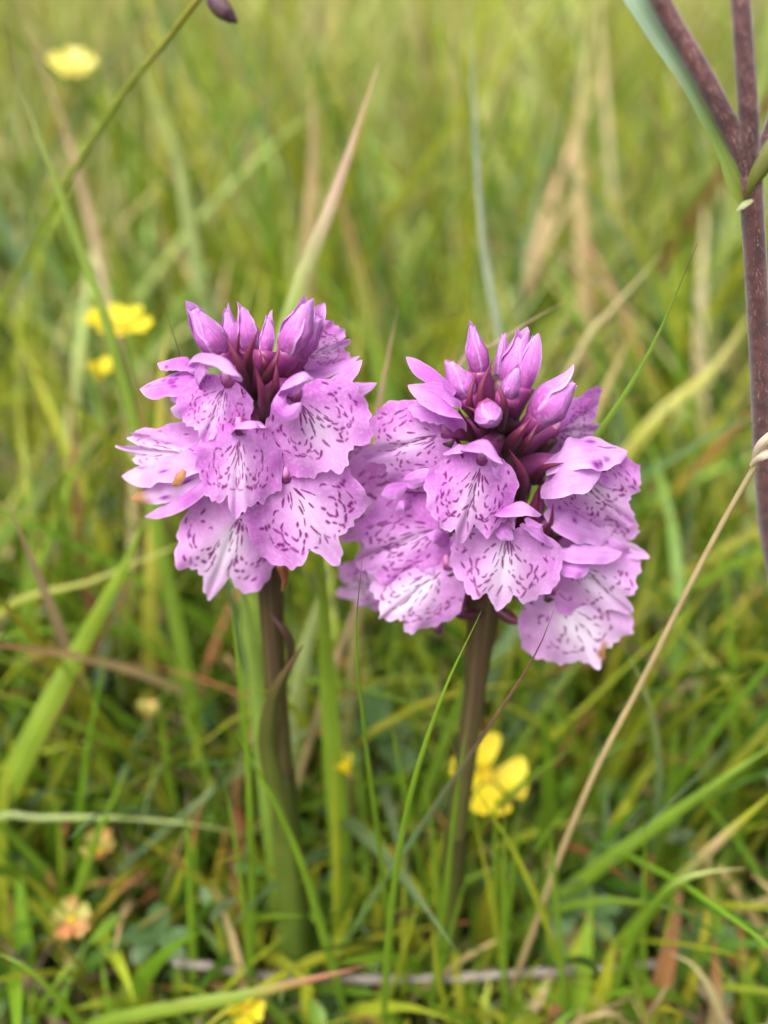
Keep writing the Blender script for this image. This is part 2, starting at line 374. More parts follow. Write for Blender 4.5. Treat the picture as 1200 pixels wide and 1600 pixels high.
def make_lip(fl, P0, P1, wr, yaw=0, pale=.5, seed=0, conv=.11, ruf=.04, dens=1.0, wilt=None, curl=.07, cut=1.0, lob=1.0):
    r = np.random.default_rng(seed + 100); P0, P1 = np.array(P0), np.array(P1)
    L = np.linalg.norm(P1 - P0); ey = (P1 - P0) / L; L *= 1.04; wr *= 1.02; ruf = min(ruf, .055)
    n0 = nrm(BV - ey * np.dot(BV, ey)); ex0 = np.cross(ey, n0)
    a = R(yaw); nn = n0 * math.cos(a) + ex0 * math.sin(a); ex = np.cross(ey, nn)
    nth, nr = 181, 64
    th = np.linspace(-LIP_T[-1], LIP_T[-1], nth); Rr = np.interp(np.abs(th), LIP_T, LIP_R)
    asym = 1 + .05 * np.sin(th * 1.3 + r.uniform(0, 6)); tooth = np.abs(th) < R(13)
    Rr = np.where(tooth, Rr, Rr * asym)
    kk = np.exp(-(np.abs(th) / R(110)) ** 6)
    cren = .026 * np.sin(th * r.uniform(13, 19) + r.uniform(0, 6)) + .017 * np.sin(th * r.uniform(29, 38) + r.uniform(0, 6)) + .011 * np.sin(th * r.uniform(48, 60) + r.uniform(0, 6)) + .035 * np.sin(th * r.uniform(7, 9) + r.uniform(0, 6))
    Rr = Rr + cren * kk * lob
    Rr = np.convolve(np.pad(Rr, 1, 'edge'), [.2, .6, .2], 'valid')
    rho = np.linspace(.03, 1, nr) ** .9
    RR = rho[:, None] * (1 + (Rr[None] - 1) * rho[:, None] ** .6); TH = np.repeat(th[None], nr, 0)
    X = RR * np.sin(TH); Y = RR * np.cos(TH)
    mark = lip_marks(X, Y, seed, dens)
    ph = r.uniform(0, 6.3, 4)
    Z = -conv * X ** 2 * 1.3 - curl * Y * np.abs(Y) + ruf * RR ** 2.2 * (np.sin(TH * 4.3 + ph[0]) + .6 * np.sin(TH * 8.5 + ph[1])) \
        + .008 * np.sin(X * 17 + ph[2]) * np.sin(Y * 13 + ph[3]) * RR - .05 * np.exp(-(X / .07) ** 2) * np.clip(Y, 0, 1) + .024 * RR ** 6 * np.sin(TH * 17 + ph[2])
    V = P0 + L * (X[..., None] * (wr / .93) * ex + Y[..., None] * ey + Z[..., None] * nn)
    pl = np.exp(-(TH / R(38)) ** 2) * np.clip(RR * 3, 0, 1) * np.clip(1.25 - RR, 0, 1) * 1.15
    pale = pale * .82 - .08; pl = np.clip(pl * (.4 + pale) + (pale - .3) * .5 + .25 * np.clip((RR / np.maximum(Rr[None], .3) - .94) * 10, 0, 1), 0, .95)
    wl = np.zeros_like(X)
    for (wx, wy, wrad) in wilt or ():
        d = np.hypot(X - wx, Y - wy) * (1 + .3 * np.sin(X * 25) * np.sin(Y * 31)); wl = np.maximum(wl, np.clip((wrad - d) / (wrad * .5), 0, 1))
    return mk('lip', V.reshape(-1, 3), grid_faces(nr, nth), ML, fl, at_=P0, attrs={'mark': mark, 'pale': pl, 'wilt': wl})
def lance(w, peak=.45, base=.35):
    def f(t):
        a = base + (1 - base) * math.sin(min(1, t / peak) * math.pi / 2) if t < peak else math.cos(((t - peak) / (1 - peak)) ** 1.5 * math.pi / 2) ** .8
        return w * max(a, .015)
    return f
class Orchid:
    def __init__(s, label, Z, axis, base, stem_px, rad):
        s.Z = Z; s.root = empty('spotted_orchid', base); tag(s.root, label, 'orchid', 'spotted orchids in flower')
        P = [at(x, y, f) for x, y, f in stem_px]; s.P = P
        V, F, t, u = tube(P, rad, 60, 16, .04); mk('stem', V, F, MST, s.root, at_=base, attrs={'t': t, 's': u})
        s.axis = [at(x, y, f) for x, y, f in axis]; s.seed = 1
    def pt(s, p): return at(*s.Z(p), p[2] if len(p) > 2 else 0)
    def zmm(s, w, p): 
        a, b = s.pt((p[0], p[1], p[2])), s.pt((p[0] + 10, p[1], p[2])); return np.linalg.norm(b - a) / 10 * w
    def axpt(s, z):
        S = spline(s.axis, 40); return S[np.argmin(np.abs(S[:, 2] - z))]
    def petal(s, fl, name, pts, width, facing=(0, 0, 1), cup=.35, peak=.45, base=.4, pale=0., spots=0, fold=.0, frill=.05, wilt=None, twist=0, mat=None, n=44, m=15, rag=.045):
        s.seed += 1; r = np.random.default_rng(s.seed)
        P = [s.pt(p) for p in pts]; hw = s.zmm(width / 2, pts[len(pts) // 2])
        V, F, t, u = ribbon(P, lance(hw, peak, base), cv(*facing), n, m, cup, fold, twist, frill, s.seed, rag)
        mark = np.zeros(len(V))
        for _ in range(spots):
            t0, s0, l, w_ = r.uniform(.25, .9), r.uniform(-.8, .8), r.uniform(.03, .08), r.uniform(.10, .2)
            mark = np.maximum(mark, np.clip(1.4 - np.hypot((t - t0) / l, (u - s0) / w_), 0, 1))
        wl = np.zeros(len(V)) if wilt is None else np.clip((t - wilt) / .15, 0, 1)
        pl = np.clip(pale + .35 * np.clip(np.abs(u) - .8, 0, 1) * 3 + 0 * t, 0, .95)
        return mk(name, V, F, mat or MSEP, fl, at_=P[0], attrs={'t': t, 's': u, 'mark': mark, 'pale': pl, 'wilt': wl})
    def flower(s, throat, tip, wr, yaw=0, pale=.5, sepals=(), seed=0, hood=None, **kw):
        T = s.pt(throat); A = s.axpt(T[2] - .004); back = nrm(T - A)
        mid = A + (T - A) * .55 + np.array([0, 0, .0012])
        V1 = tube([A, mid, T + back * .0002], lambda t: np.interp(t, [0, .4, .75, 1], [.0011, .0014, .0012, .0005]), 12, 8, .06)
        spur = tube([T - back * .0006 + np.array([0, 0, -.0003]), T - back * .0028 + np.array([0, 0, -.0025]), T - back * .0034 + np.array([0, 0, -.0062])], lambda t: .0009 * (1 - .55 * t), 10, 8)
        V, F, t, u = join([V1, spur])
        fl = mk('flower', V, F, MOV, s.root, at_=A, attrs={'t': t, 's': u})
        make_lip(fl, T, s.pt(tip), wr, yaw, pale, seed, **kw)
        cz = s.zmm(1, throat)
        V, F, t, u = tube([T - back * .001 + UV * .0002, T + UV * .0006 + BV * .0003, T + UV * .0013 + BV * .0006], lambda t: .0006 * (1 - .6 * t ** 3), 10, 10)
        mk('column', V, F, MCOLM, fl, at_=T)
        for sp in sepals:
            d = dict(sp); s.petal(fl, d.pop('name', 'sepal'), d.pop('pts'), d.pop('w'), **d)
        if hood:
            for (pts, wd, fc) in hood: s.petal(fl, 'hood', pts, wd, fc, cup=.75, peak=.5, base=.5, frill=.03)
        return fl
    def bud(s, base, tip, width, k=4, open_=.12, dark=0, bend=(0, 0), seed=0, link=True, off=None):
        r = np.random.default_rng(seed + 50); A, B = s.pt(base), s.pt(tip); L = np.linalg.norm(B - A); ax = nrm(B - A)
        W = s.zmm(width / 2, base) * .86; open_ += .14; e1 = nrm(np.cross(ax, BV) + 1e-6); e2 = np.cross(e1, ax)
        Q = s.axpt(A[2] - .004)
        parts = [tube([Q, A * .6 + Q * .4 + np.array([0, 0, -.0005]), A, A + ax * L * .15], lambda t: .0008 + .0005 * t ** 2, 12, 8, .05)]
        V, F, t, u = join(parts)
        b = mk('bud', V, F, MOV, s.root, at_=Q, attrs={'t': t, 's': u})
        p0 = r.uniform(0, 6.3) if off is None else off
        core = tube([A + ax * L * q for q in (0, .3, .6, .86)], lambda t: W * .86 * math.sin(math.pi * (.12 + .78 * t) ** .8) , 14, 12)
        mk('bud_core', core[0], core[1], MBUD, b, at_=A, attrs={'t': core[2], 's': core[3]})
        for i in range(k):
            ph = p0 + i * 2 * math.pi / k + r.normal(0, .08); rad = e1 * math.cos(ph) + e2 * math.sin(ph); ln = L * r.uniform(.84, 1.08)
            pts = [A + ax * ln * q + rad * W * (.30 + .62 * math.sin(math.pi * min(q, .97) ** .75)) * (1 if q < .8 else 1) * (1 - .8 * max(0, q - .55) / .45) + rad * W * open_ * q ** 3 for q in (0, .14, .3, .5, .7, .86, 1)]
            V, F, t, u = ribbon(pts, lance(W * math.sin(math.pi / k) * 1.05, .42, .55), rad, 30, 11, .40, .12, r.normal(0, .12), .07, seed + i, .03)
            mk('tepal', V, F, MBUD, b, at_=A, attrs={'t': t, 's': u})
        return b
    def bract(s, pts, width, facing=(0, 0, 1), cup=.6, mat=None, name='bract'):
        P = [s.pt(p) for p in pts]; hw = s.zmm(width / 2, pts[0])
        V, F, t, u = ribbon(P, lambda t: hw * .68 * max(.02, np.interp(t, [0, .15, .35, .6, .85, 1], [.6, .9, 1, .72, .3, .02])), cv(*facing), 24, 7, cup * .75, .3)
        return mk(name, V, F, mat or MBR, s.root, at_=P[0], attrs={'t': t, 's': u})

def orchid_left():
    base = at(462, 1545, 0); base[2] = 0
    stem_px = [(464, 1560, 0), (456, 1420, 0), (446, 1280, 0), (434, 1120, 0), (424, 960, 0), (420, 860, 0), (416, 720, 0), (408, 600, 0), (402, 545, 0)]
    o = Orchid('spotted orchid with a loose lilac head and a curled leaf on its brown stem', LZ, [(425, 900, 0), (420, 800, 0), (415, 680, 0), (406, 570, 0)], base, stem_px,
               lambda t: np.interp(t, [0, .12, .3, .62, .72, .86, 1], [.0025, .0020, .0017, .00132, .0015, .0020, .0009]))
    fl = o.flower
    # upper left, throat open towards the viewer
    fl((508, 400, 7), (425, 628, 10), .60, -12, .25, seed=1, sepals=[
        dict(pts=[(450, 385, 5), (330, 390, 6), (170, 420, 3)], w=120, spots=7, facing=(-.2, .5, 1), cup=.25),
        dict(pts=[(440, 350, 4), (340, 310, 5), (240, 318, 3)], w=85, spots=3, facing=(-.1, .8, 1), peak=.6),
        dict(pts=[(400, 470, 2), (330, 500, 2), (290, 495, 1)], w=70, pale=.4)],
       hood=[([(360, 330, 6), (400, 282, 8), (480, 292, 10), (540, 340, 11), (566, 392, 10)], 75, (0, 1, .55)),
             ([(420, 420, 5), (385, 360, 7.5), (420, 310, 8.5), (470, 330, 9)], 80, (-.7, .4, .6))])
    # upper right
    fl((785, 455, 7), (975, 735, 9), .68, 5, .42, seed=2, sepals=[
        dict(pts=[(800, 440, 3), (950, 430, 1), (1098, 396, -1)], w=90, facing=(.2, .7, 1), frill=.12),
        dict(pts=[(800, 430, 5), (900, 420, 4), (1040, 305, 2)], w=85, facing=(.2, .8, .8))],
       hood=[([(730, 440, 7), (760, 375, 9), (810, 355, 10), (850, 380, 10)], 100, (.1, .9, .7)),
             ([(730, 410, 7), (700, 470, 9.5), (740, 510, 10), (800, 475, 10.5)], 70, (-.4, .1, 1))])
    # behind, facing up and away to the right
    fl((800, 300, -2), (1000, 235, -4), .52, 30, .3, seed=3, conv=.05, sepals=[
        dict(pts=[(740, 340, 0), (850, 350, -1), (1030, 290, -2)], w=100, facing=(0, .9, .6))])
    # left, withering and pale
    fl((490, 690, 4), (62, 660, 2), .25, -20, .62, seed=4, conv=.1, ruf=.1, dens=.25, sepals=[
        dict(pts=[(470, 700, 4), (330, 700, 5), (100, 760, 1)], w=150, pale=.3, spots=3, facing=(-.1, .6, 1), frill=.15),
        dict(pts=[(470, 720, 5), (320, 790, 5), (135, 850, 2)], w=110, pale=.45, spots=6, facing=(0, .1, 1), wilt=.72, frill=.12),
        dict(name='withered_edge', pts=[(345, 735, 8), (318, 765, 8.5), (295, 795, 8)], w=48, wilt=-1, cup=.6, facing=(-.3, .2, 1))])
    # middle, in front
    fl((562, 585, 9), (545, 925, 11.5), .50, -10, .40, seed=5, sepals=[
        dict(pts=[(500, 720, 6), (350, 840, 6), (190, 918, 3)], w=85, facing=(-.3, .6, 1), cup=.4),
        dict(pts=[(560, 570, 6), (610, 545, 8), (664, 570, 9)], w=62, facing=(.2, .8, .6)),
        dict(pts=[(500, 640, 7), (430, 640, 8), (340, 645, 7)], w=60, spots=4, facing=(-.2, .6, .8)),
        dict(pts=[(700, 660, 5), (745, 720, 6), (735, 785, 5)], w=90, facing=(.4, 0, 1))],
       hood=[([(540, 600, 8), (570, 550, 10.5), (620, 548, 11), (645, 575, 10.5)], 60, (.2, .9, .6))])
    # lower right, broad
    fl((742, 772, 8), (940, 1090, 10), .67, 2, .50, seed=6, ruf=.08, sepals=[
        dict(pts=[(760, 760, 4), (810, 740, 6), (840, 760, 6)], w=60, facing=(.2, .8, .7)),
        dict(pts=[(700, 800, 5), (660, 850, 6.5), (700, 880, 7)], w=55, facing=(-.2, .4, 1))])
    # lowest left, palest
    fl((568, 895, 5), (440, 1240, 6), .52, -14, .72, seed=7, dens=.7, sepals=[
        dict(pts=[(640, 1030, 2), (650, 1080, 4), (635, 1128, 4)], w=50, facing=(.3, .2, 1))])
    # small backs of flowers turned away
    fl((830, 640, -5), (1010, 760, -9), .6, 40, .35, seed=8)
    fl((520, 480, -6), (330, 560, -10), .6, -40, .5, seed=9)
    for i, (b, t, w_, k, op, sd) in enumerate([((505, 300, 2), (362, 82, 3), 150, 4, .1, 1), ((540, 290, -2), (508, 95, -3), 90, 3, .1, 2), ((612, 290, -1), (572, 92, -1), 115, 4, .15, 3),
            ((660, 300, 2), (676, 120, 1), 75, 3, .2, 4), ((742, 300, 4), (832, 58, 4), 155, 4, .15, 5), ((770, 310, 0), (880, 105, 0), 130, 3, .3, 6)]):
        o.bud(b, t, w_, k, op, seed=sd)
    for pts, w_ in [([(590, 420, 5), (590, 300, 7), (635, 185, 7)], 70), ([(600, 470, 6), (560, 330, 8), (500, 195, 7)], 60), ([(650, 560, 7), (650, 450, 9.5), (622, 330, 9.5)], 75),
                    ([(640, 400, 5), (690, 330, 7), (720, 250, 6)], 70), ([(680, 480, 6), (700, 400, 7.5), (705, 310, 7)], 60), ([(570, 420, 4), (545, 300, 5), (562, 185, 5)], 55),
                    ([(650, 420, 2), (660, 330, 4), (640, 270, 3)], 80), ([(620, 640, 5), (590, 520, 7), (565, 410, 7)], 60), ([(690, 640, 5), (720, 560, 7), (730, 480, 6)], 60),
                    ([(640, 900, 3), (700, 850, 6), (720, 790, 6)], 60), ([(610, 1060, 2), (580, 1000, 3), (560, 940, 3)], 60)]:
        o.bract(pts, w_)
    # dried bract under the head
    o.bract([(690, 1075, 3), (720, 1110, 4.5), (735, 1165, 4.5), (725, 1215, 4)], 72, mat=MTAN, cup=.9, name='withered_bract')
    def P(l): return [at(*p) for p in l]
    # leaves up the stem
    V, F, t, u = ribbon(P([(452, 1300, 2.1), (436, 1225, 2.2), (424, 1165, 2.5), (430, 1095, 4), (452, 1045, 4.5), (474, 1008, 4)]), lambda t: np.interp(t, [0, .25, .6, .85, 1], [.0010, .0016, .0013, .0006, .00006]), cv(.4, .1, 1), 40, 9, .55, .2)
    mk('stem_leaf', V, F, MBL, o.root, attrs={'t': t, 's': u}, cols=lerpc([(0, (.11, .14, .02)), (.6, (.10, .11, .025)), (1, (.10, .05, .03))], t))
    V, F, t, u = ribbon(P([(454, 1046, 1.4), (458, 1012, 3), (446, 985, 3.6), (420, 957, 3)]), lance(.0006, .3, .8), cv(.5, .3, 1), 22, 5, .4, .2)
    mk('stem_leaf', V, F, MBL, o.root, attrs={'t': t, 's': u}, cols=lerpc([(0, (.08, .06, .03)), (1, (.09, .04, .035))], t))
    V, F, t, u = tube([at(464, 1560, 0), at(457, 1430, 0), at(447, 1290, 0), at(440, 1205, 0)], lambda t: np.interp(t, [0, .6, 1], [.0029, .0021, .00172]), 40, 16, .05, False)
    mk('sheath', V, F, MBL, o.root, attrs={'t': t, 's': u}, cols=lerpc([(0, (.10, .17, .02)), (.7, (.10, .14, .02)), (1, (.07, .08, .02))], t))
    V, F, t, u = ribbon(P([(462, 1540, 0), (476, 1440, -3), (500, 1400, -8), (545, 1380, -16), (600, 1390, -26)]), lance(.0042, .45, .5), cv(.1, .9, .6), 30, 7, .3, .2)
    mk('basal_leaf', V, F, MBL, o.root, attrs={'t': t, 's': u}, cols=lerpc([(0, (.09, .15, .02)), (1, (.07, .14, .02))], t))
def orchid_right():
    base = at(690, 1540, 0); base[2] = 0
    stem_px = [(688, 1560, 0), (700, 1420, 0), (716, 1280, 0), (737, 1120, 0), (753, 980, 0), (768, 860, 0), (784, 740, 0), (784, 640, 0), (780, 590, 0)]
    o = Orchid('spotted orchid with a dense lilac head on a bare dark stem before a yellow flower', RZ, [(757, 970, 0), (770, 860, 0), (784, 740, 0), (782, 610, 0)], base, stem_px,
               lambda t: np.interp(t, [0, .12, .3, .60, .66, .86, 1], [.0023, .0017, .00145, .00135, .0016, .0032, .0011]))
    fl = o.flower
    # left, upper
    fl((432, 440, 5), (145, 530, 3), .52, -18, .35, seed=21, sepals=[
        dict(pts=[(470, 300, 4), (400, 250, 4), (298, 172, 3)], w=62, facing=(-.2, .4, 1)),
        dict(pts=[(490, 380, 5), (420, 350, 6), (305, 345, 4)], w=110, facing=(-.2, .6, 1)),
        dict(pts=[(490, 330, 6), (420, 290, 7), (305, 270, 5)], w=110, facing=(-.1, .8, 1))],
       hood=[([(490, 420, 6), (450, 340, 8), (380, 300, 8), (320, 280, 7)], 95, (-.2, .9, .6))])
    # middle, in front
    fl((560, 535, 10), (490, 830, 12), .52, -8, .42, seed=22, ruf=.07, sepals=[
        dict(pts=[(550, 490, 8), (490, 480, 10), (425, 510, 9.5)], w=62, facing=(-.2, .8, .6)),
        dict(pts=[(590, 520, 8), (618, 560, 10), (632, 605, 9.5)], w=48, facing=(.4, .2, 1), twist=.8, frill=.2),
        dict(pts=[(290, 600, 7), (330, 590, 8), (400, 570, 9)], w=45)],
       hood=[([(530, 530, 8), (530, 470, 11), (580, 465, 12), (615, 510, 12), (610, 560, 11)], 80, (.1, .9, .6))])
    # lower middle, in front
    fl((652, 780, 9), (622, 1062, 11), .66, 5, .68, seed=23, ruf=.06, sepals=[
        dict(pts=[(660, 720, 8), (640, 770, 10), (670, 808, 10.5)], w=72, facing=(-.2, .3, 1)),
        dict(pts=[(700, 750, 8), (760, 780, 10), (812, 830, 9)], w=50, facing=(.2, .6, .8)),
        dict(pts=[(720, 730, 7), (760, 760, 9), (780, 800, 9)], w=60, facing=(.3, .5, .8))],
       hood=[([(640, 740, 8), (650, 690, 11), (710, 680, 12), (770, 720, 11)], 85, (0, .9, .6))])
    # right, upper
    fl((860, 560, 5), (1085, 760, 4), .46, 22, .45, seed=24, sepals=[
        dict(pts=[(765, 640, 6), (850, 590, 8), (975, 572, 6)], w=135, facing=(.0, .5, 1), pale=.2, peak=.5, cup=.25),
        dict(pts=[(780, 560, 5), (890, 500, 6), (1068, 500, 3)], w=150, facing=(.1, .7, 1), frill=.1, pale=.22, peak=.55, cup=.2, spots=4),
        dict(pts=[(800, 530, 4), (930, 530, 4), (1095, 610, 2)], w=130, facing=(.2, .7, 1), frill=.12, spots=6)])
    # behind it, backs of two flowers with spotted edges
    fl((820, 430, -1), (985, 430, -5), .55, 35, .35, seed=25)
    fl((860, 380, -4), (930, 440, -8), .8, 20, .35, seed=26)
    # right, middle
    fl((850, 760, 3), (1125, 870, 3), .42, 20, .5, seed=27, sepals=[
        dict(pts=[(790, 700, 4), (870, 745, 5.5), (1010, 790, 3)], w=130, facing=(.1, .5, 1), pale=.15, peak=.45, cup=.25, spots=3, rag=.08),
        dict(pts=[(790, 830, 5), (880, 850, 7.5), (1050, 850, 5)], w=85, facing=(.1, .7, 1), pale=.12, peak=.6, cup=.3),
        dict(pts=[(810, 870, 6), (880, 900, 8), (940, 900, 7)], w=80, facing=(.1, .4, 1), frill=.12)])
    # right, lower
    fl((865, 880, 5), (1075, 1070, 5.5), .52, 14, .72, seed=28, ruf=.09, dens=.8)
    # lowest right, pale, browned at the edge
    fl((815, 985, 5), (985, 1245, 6), .58, 10, .92, seed=29, ruf=.09, dens=.75, wilt=[(-.12, .88, .15)])
    # left, behind the other orchid's lip
    fl((420, 640, 2.5), (60, 800, 1.5), .62, -10, .25, seed=30, sepals=[
        dict(pts=[(300, 620, 4), (250, 640, 5), (212, 655, 5)], w=55),
        dict(pts=[(320, 690, 4), (290, 690, 5.5), (262, 705, 5)], w=40),
        dict(pts=[(460, 830, 4), (410, 800, 6), (368, 790, 6)], w=55)])
    fl((425, 760, 4), (120, 900, 5), .55, -10, .26, seed=31, sepals=[
        dict(pts=[(450, 900, 3), (400, 905, 5), (345, 915, 5)], w=58, pale=.2),
        dict(pts=[(440, 860, 2), (380, 850, 4), (300, 900, 4)], w=80)])
    # lowest left, pale
    fl((438, 900, 5), (218, 1092, 7), .58, -10, .78, seed=32, dens=.85)
    fl((330, 940, -1), (55, 1010, -4), .4, -25, .5, seed=33)
    for b, t, w_, k, op, sd in [((560, 245, 1), (528, 58, 1), 95, 4, .05, 11), ((655, 300, 0), (705, 82, -1), 140, 4, .2, 12), ((690, 310, 1), (760, 72, 0), 90, 3, .2, 13),
            ((650, 320, 6), (690, 196, 7), 88, 4, .03, 14), ((580, 360, 7), (596, 402, 12.5), 118, 5, .0, 15), ((740, 400, 5), (895, 228, 4), 170, 4, .25, 16),
            ((520, 330, 2), (440, 172, 2), 120, 4, .15, 17), ((620, 280, -2), (640, 90, -3), 60, 3, .1, 18)]:
        o.bud(b, t, w_, k, op, seed=sd)
    for pts, w_ in [([(560, 420, 5), (520, 330, 7), (545, 215, 6)], 48), ([(600, 430, 6), (560, 300, 7), (600, 180, 6)], 55), ([(630, 430, 8), (640, 330, 9), (608, 255, 8)], 52),
                    ([(640, 520, 7), (690, 440, 9), (740, 380, 8)], 75), ([(680, 520, 6), (720, 470, 8), (760, 400, 7)], 60), ([(690, 690, 5), (710, 590, 7.5), (655, 490, 8)], 60),
                    ([(540, 470, 5), (500, 400, 6), (480, 350, 6)], 60), ([(590, 480, 5), (560, 380, 7), (500, 340, 7)], 50), ([(650, 640, 5), (610, 560, 7), (620, 450, 7)], 70),
                    ([(740, 620, 4), (780, 560, 6), (850, 540, 7)], 50), ([(600, 990, 2), (480, 1000, 3), (440, 960, 3)], 80), ([(600, 1040, 2), (680, 1090, 4), (720, 1075, 4)], 70),
                    ([(760, 840, 4), (800, 760, 6), (810, 680, 6)], 40), ([(660, 860, 1), (730, 740, 4), (760, 620, 4)], 110), ([(640, 800, 2), (690, 690, 5), (700, 580, 5)], 110), ([(700, 980, 1), (780, 900, 4), (830, 800, 4)], 110), ([(560, 900, 2), (520, 780, 3), (480, 660, 3)], 100), ([(580, 1060, 2), (500, 1070, 3), (425, 1040, 3)], 60)]:  # the broadest are fillers added to darken the gaps inside the head
        o.bract(pts, w_)
    V, F, t, u = tube([at(688, 1560, 0), at(700, 1430, 0), at(714, 1300, 0)], lambda t: np.interp(t, [0, .6, 1], [.0026, .0020, .00165]), 40, 16, .05, False)
    mk('sheath', V, F, MBL, o.root, attrs={'t': t, 's': u}, cols=lerpc([(0, (.09, .16, .02)), (.7, (.09, .10, .02)), (1, (.06, .05, .02))], t))
orchid_left(); orchid_right()

# ------------------------------------------------------------------ single blades and stalks that stand out
def rooted(P):
    P = list(P); a, b = P[-2], P[-1]; d = b - a
    if b[2] > .004:
        if d[2] > -1e-4: d = np.array([d[0], d[1], -.5 * np.linalg.norm(d)])
        h = d[:2] / -d[2]; ln = np.linalg.norm(h)
        lim = 1.2 if b[2] < .05 else .35
        if ln > lim: h *= lim / ln
        z = b[2]; P.append(np.array([b[0] + h[0] * z * .5, b[1] + h[1] * z * .5, z * .48]))
        P.append(np.array([b[0] + h[0] * z * .85, b[1] + h[1] * z * .85, -.002]))
    return P
def blade(label, pts, width, cols, name='blade_of_grass', cat='grass blade', cup=.0, fold=.35, facing=(.1, .25, 1), group=None, twist=0, peak=.6, root=True):
    """pts run from the tip down to the root"""
    P = [at(*p) for p in pts]
    if root: P = rooted(P)
    P = P[::-1]; wb = width * MM / 2
    V, F, t, u = ribbon(P, lambda t: wb * max(.03, min(1, .6 + t * 1.2) * (1 - t ** 3.2)), cv(*facing), 44, 5, cup, fold, twist)
    o = mk(name, V, F, MBL, at_=P[0], attrs={'t': t, 's': u}, cols=lerpc([(x, G[c] if isinstance(c, str) else c) for x, c in cols], t))
    return tag(o, label, cat, group)
def stalk(label, pts, r0, r1, cols, name='grass_stalk', cat='grass stalk', root=True):
    P = [at(*p) for p in pts]
    if root: P = rooted(P)
    P = P[::-1]; V, F, t, u = tube(P, lambda t: (r0 + (r1 - r0) * t) * MM, 60, 8)
    o = mk(name, V, F, MBL, at_=P[0], attrs={'t': t, 's': u}, cols=lerpc([(x, G[c] if isinstance(c, str) else c) for x, c in cols], t))
    return tag(o, label, cat)
gr = [(0, 'deep'), (.4, 'green'), (1, 'green')]; gy = [(0, 'green'), (.6, 'yel'), (1, 'yel')]
gt = [(0, 'green'), (.62, 'yel'), (.8, 'tan'), (1, 'tan')]; gb = [(0, 'blue'), (1, 'blue')]; gp = [(0, 'green'), (.6, 'pale'), (1, 'pale')]
tn = [(0, 'tan'), (1, 'tan')]; gdk = [(0, 'green'), (.9, 'green'), (.97, 'brown'), (1, 'brown')]; go = [(0, 'green'), (.75, 'green'), (.9, 'rust'), (1, 'rust')]
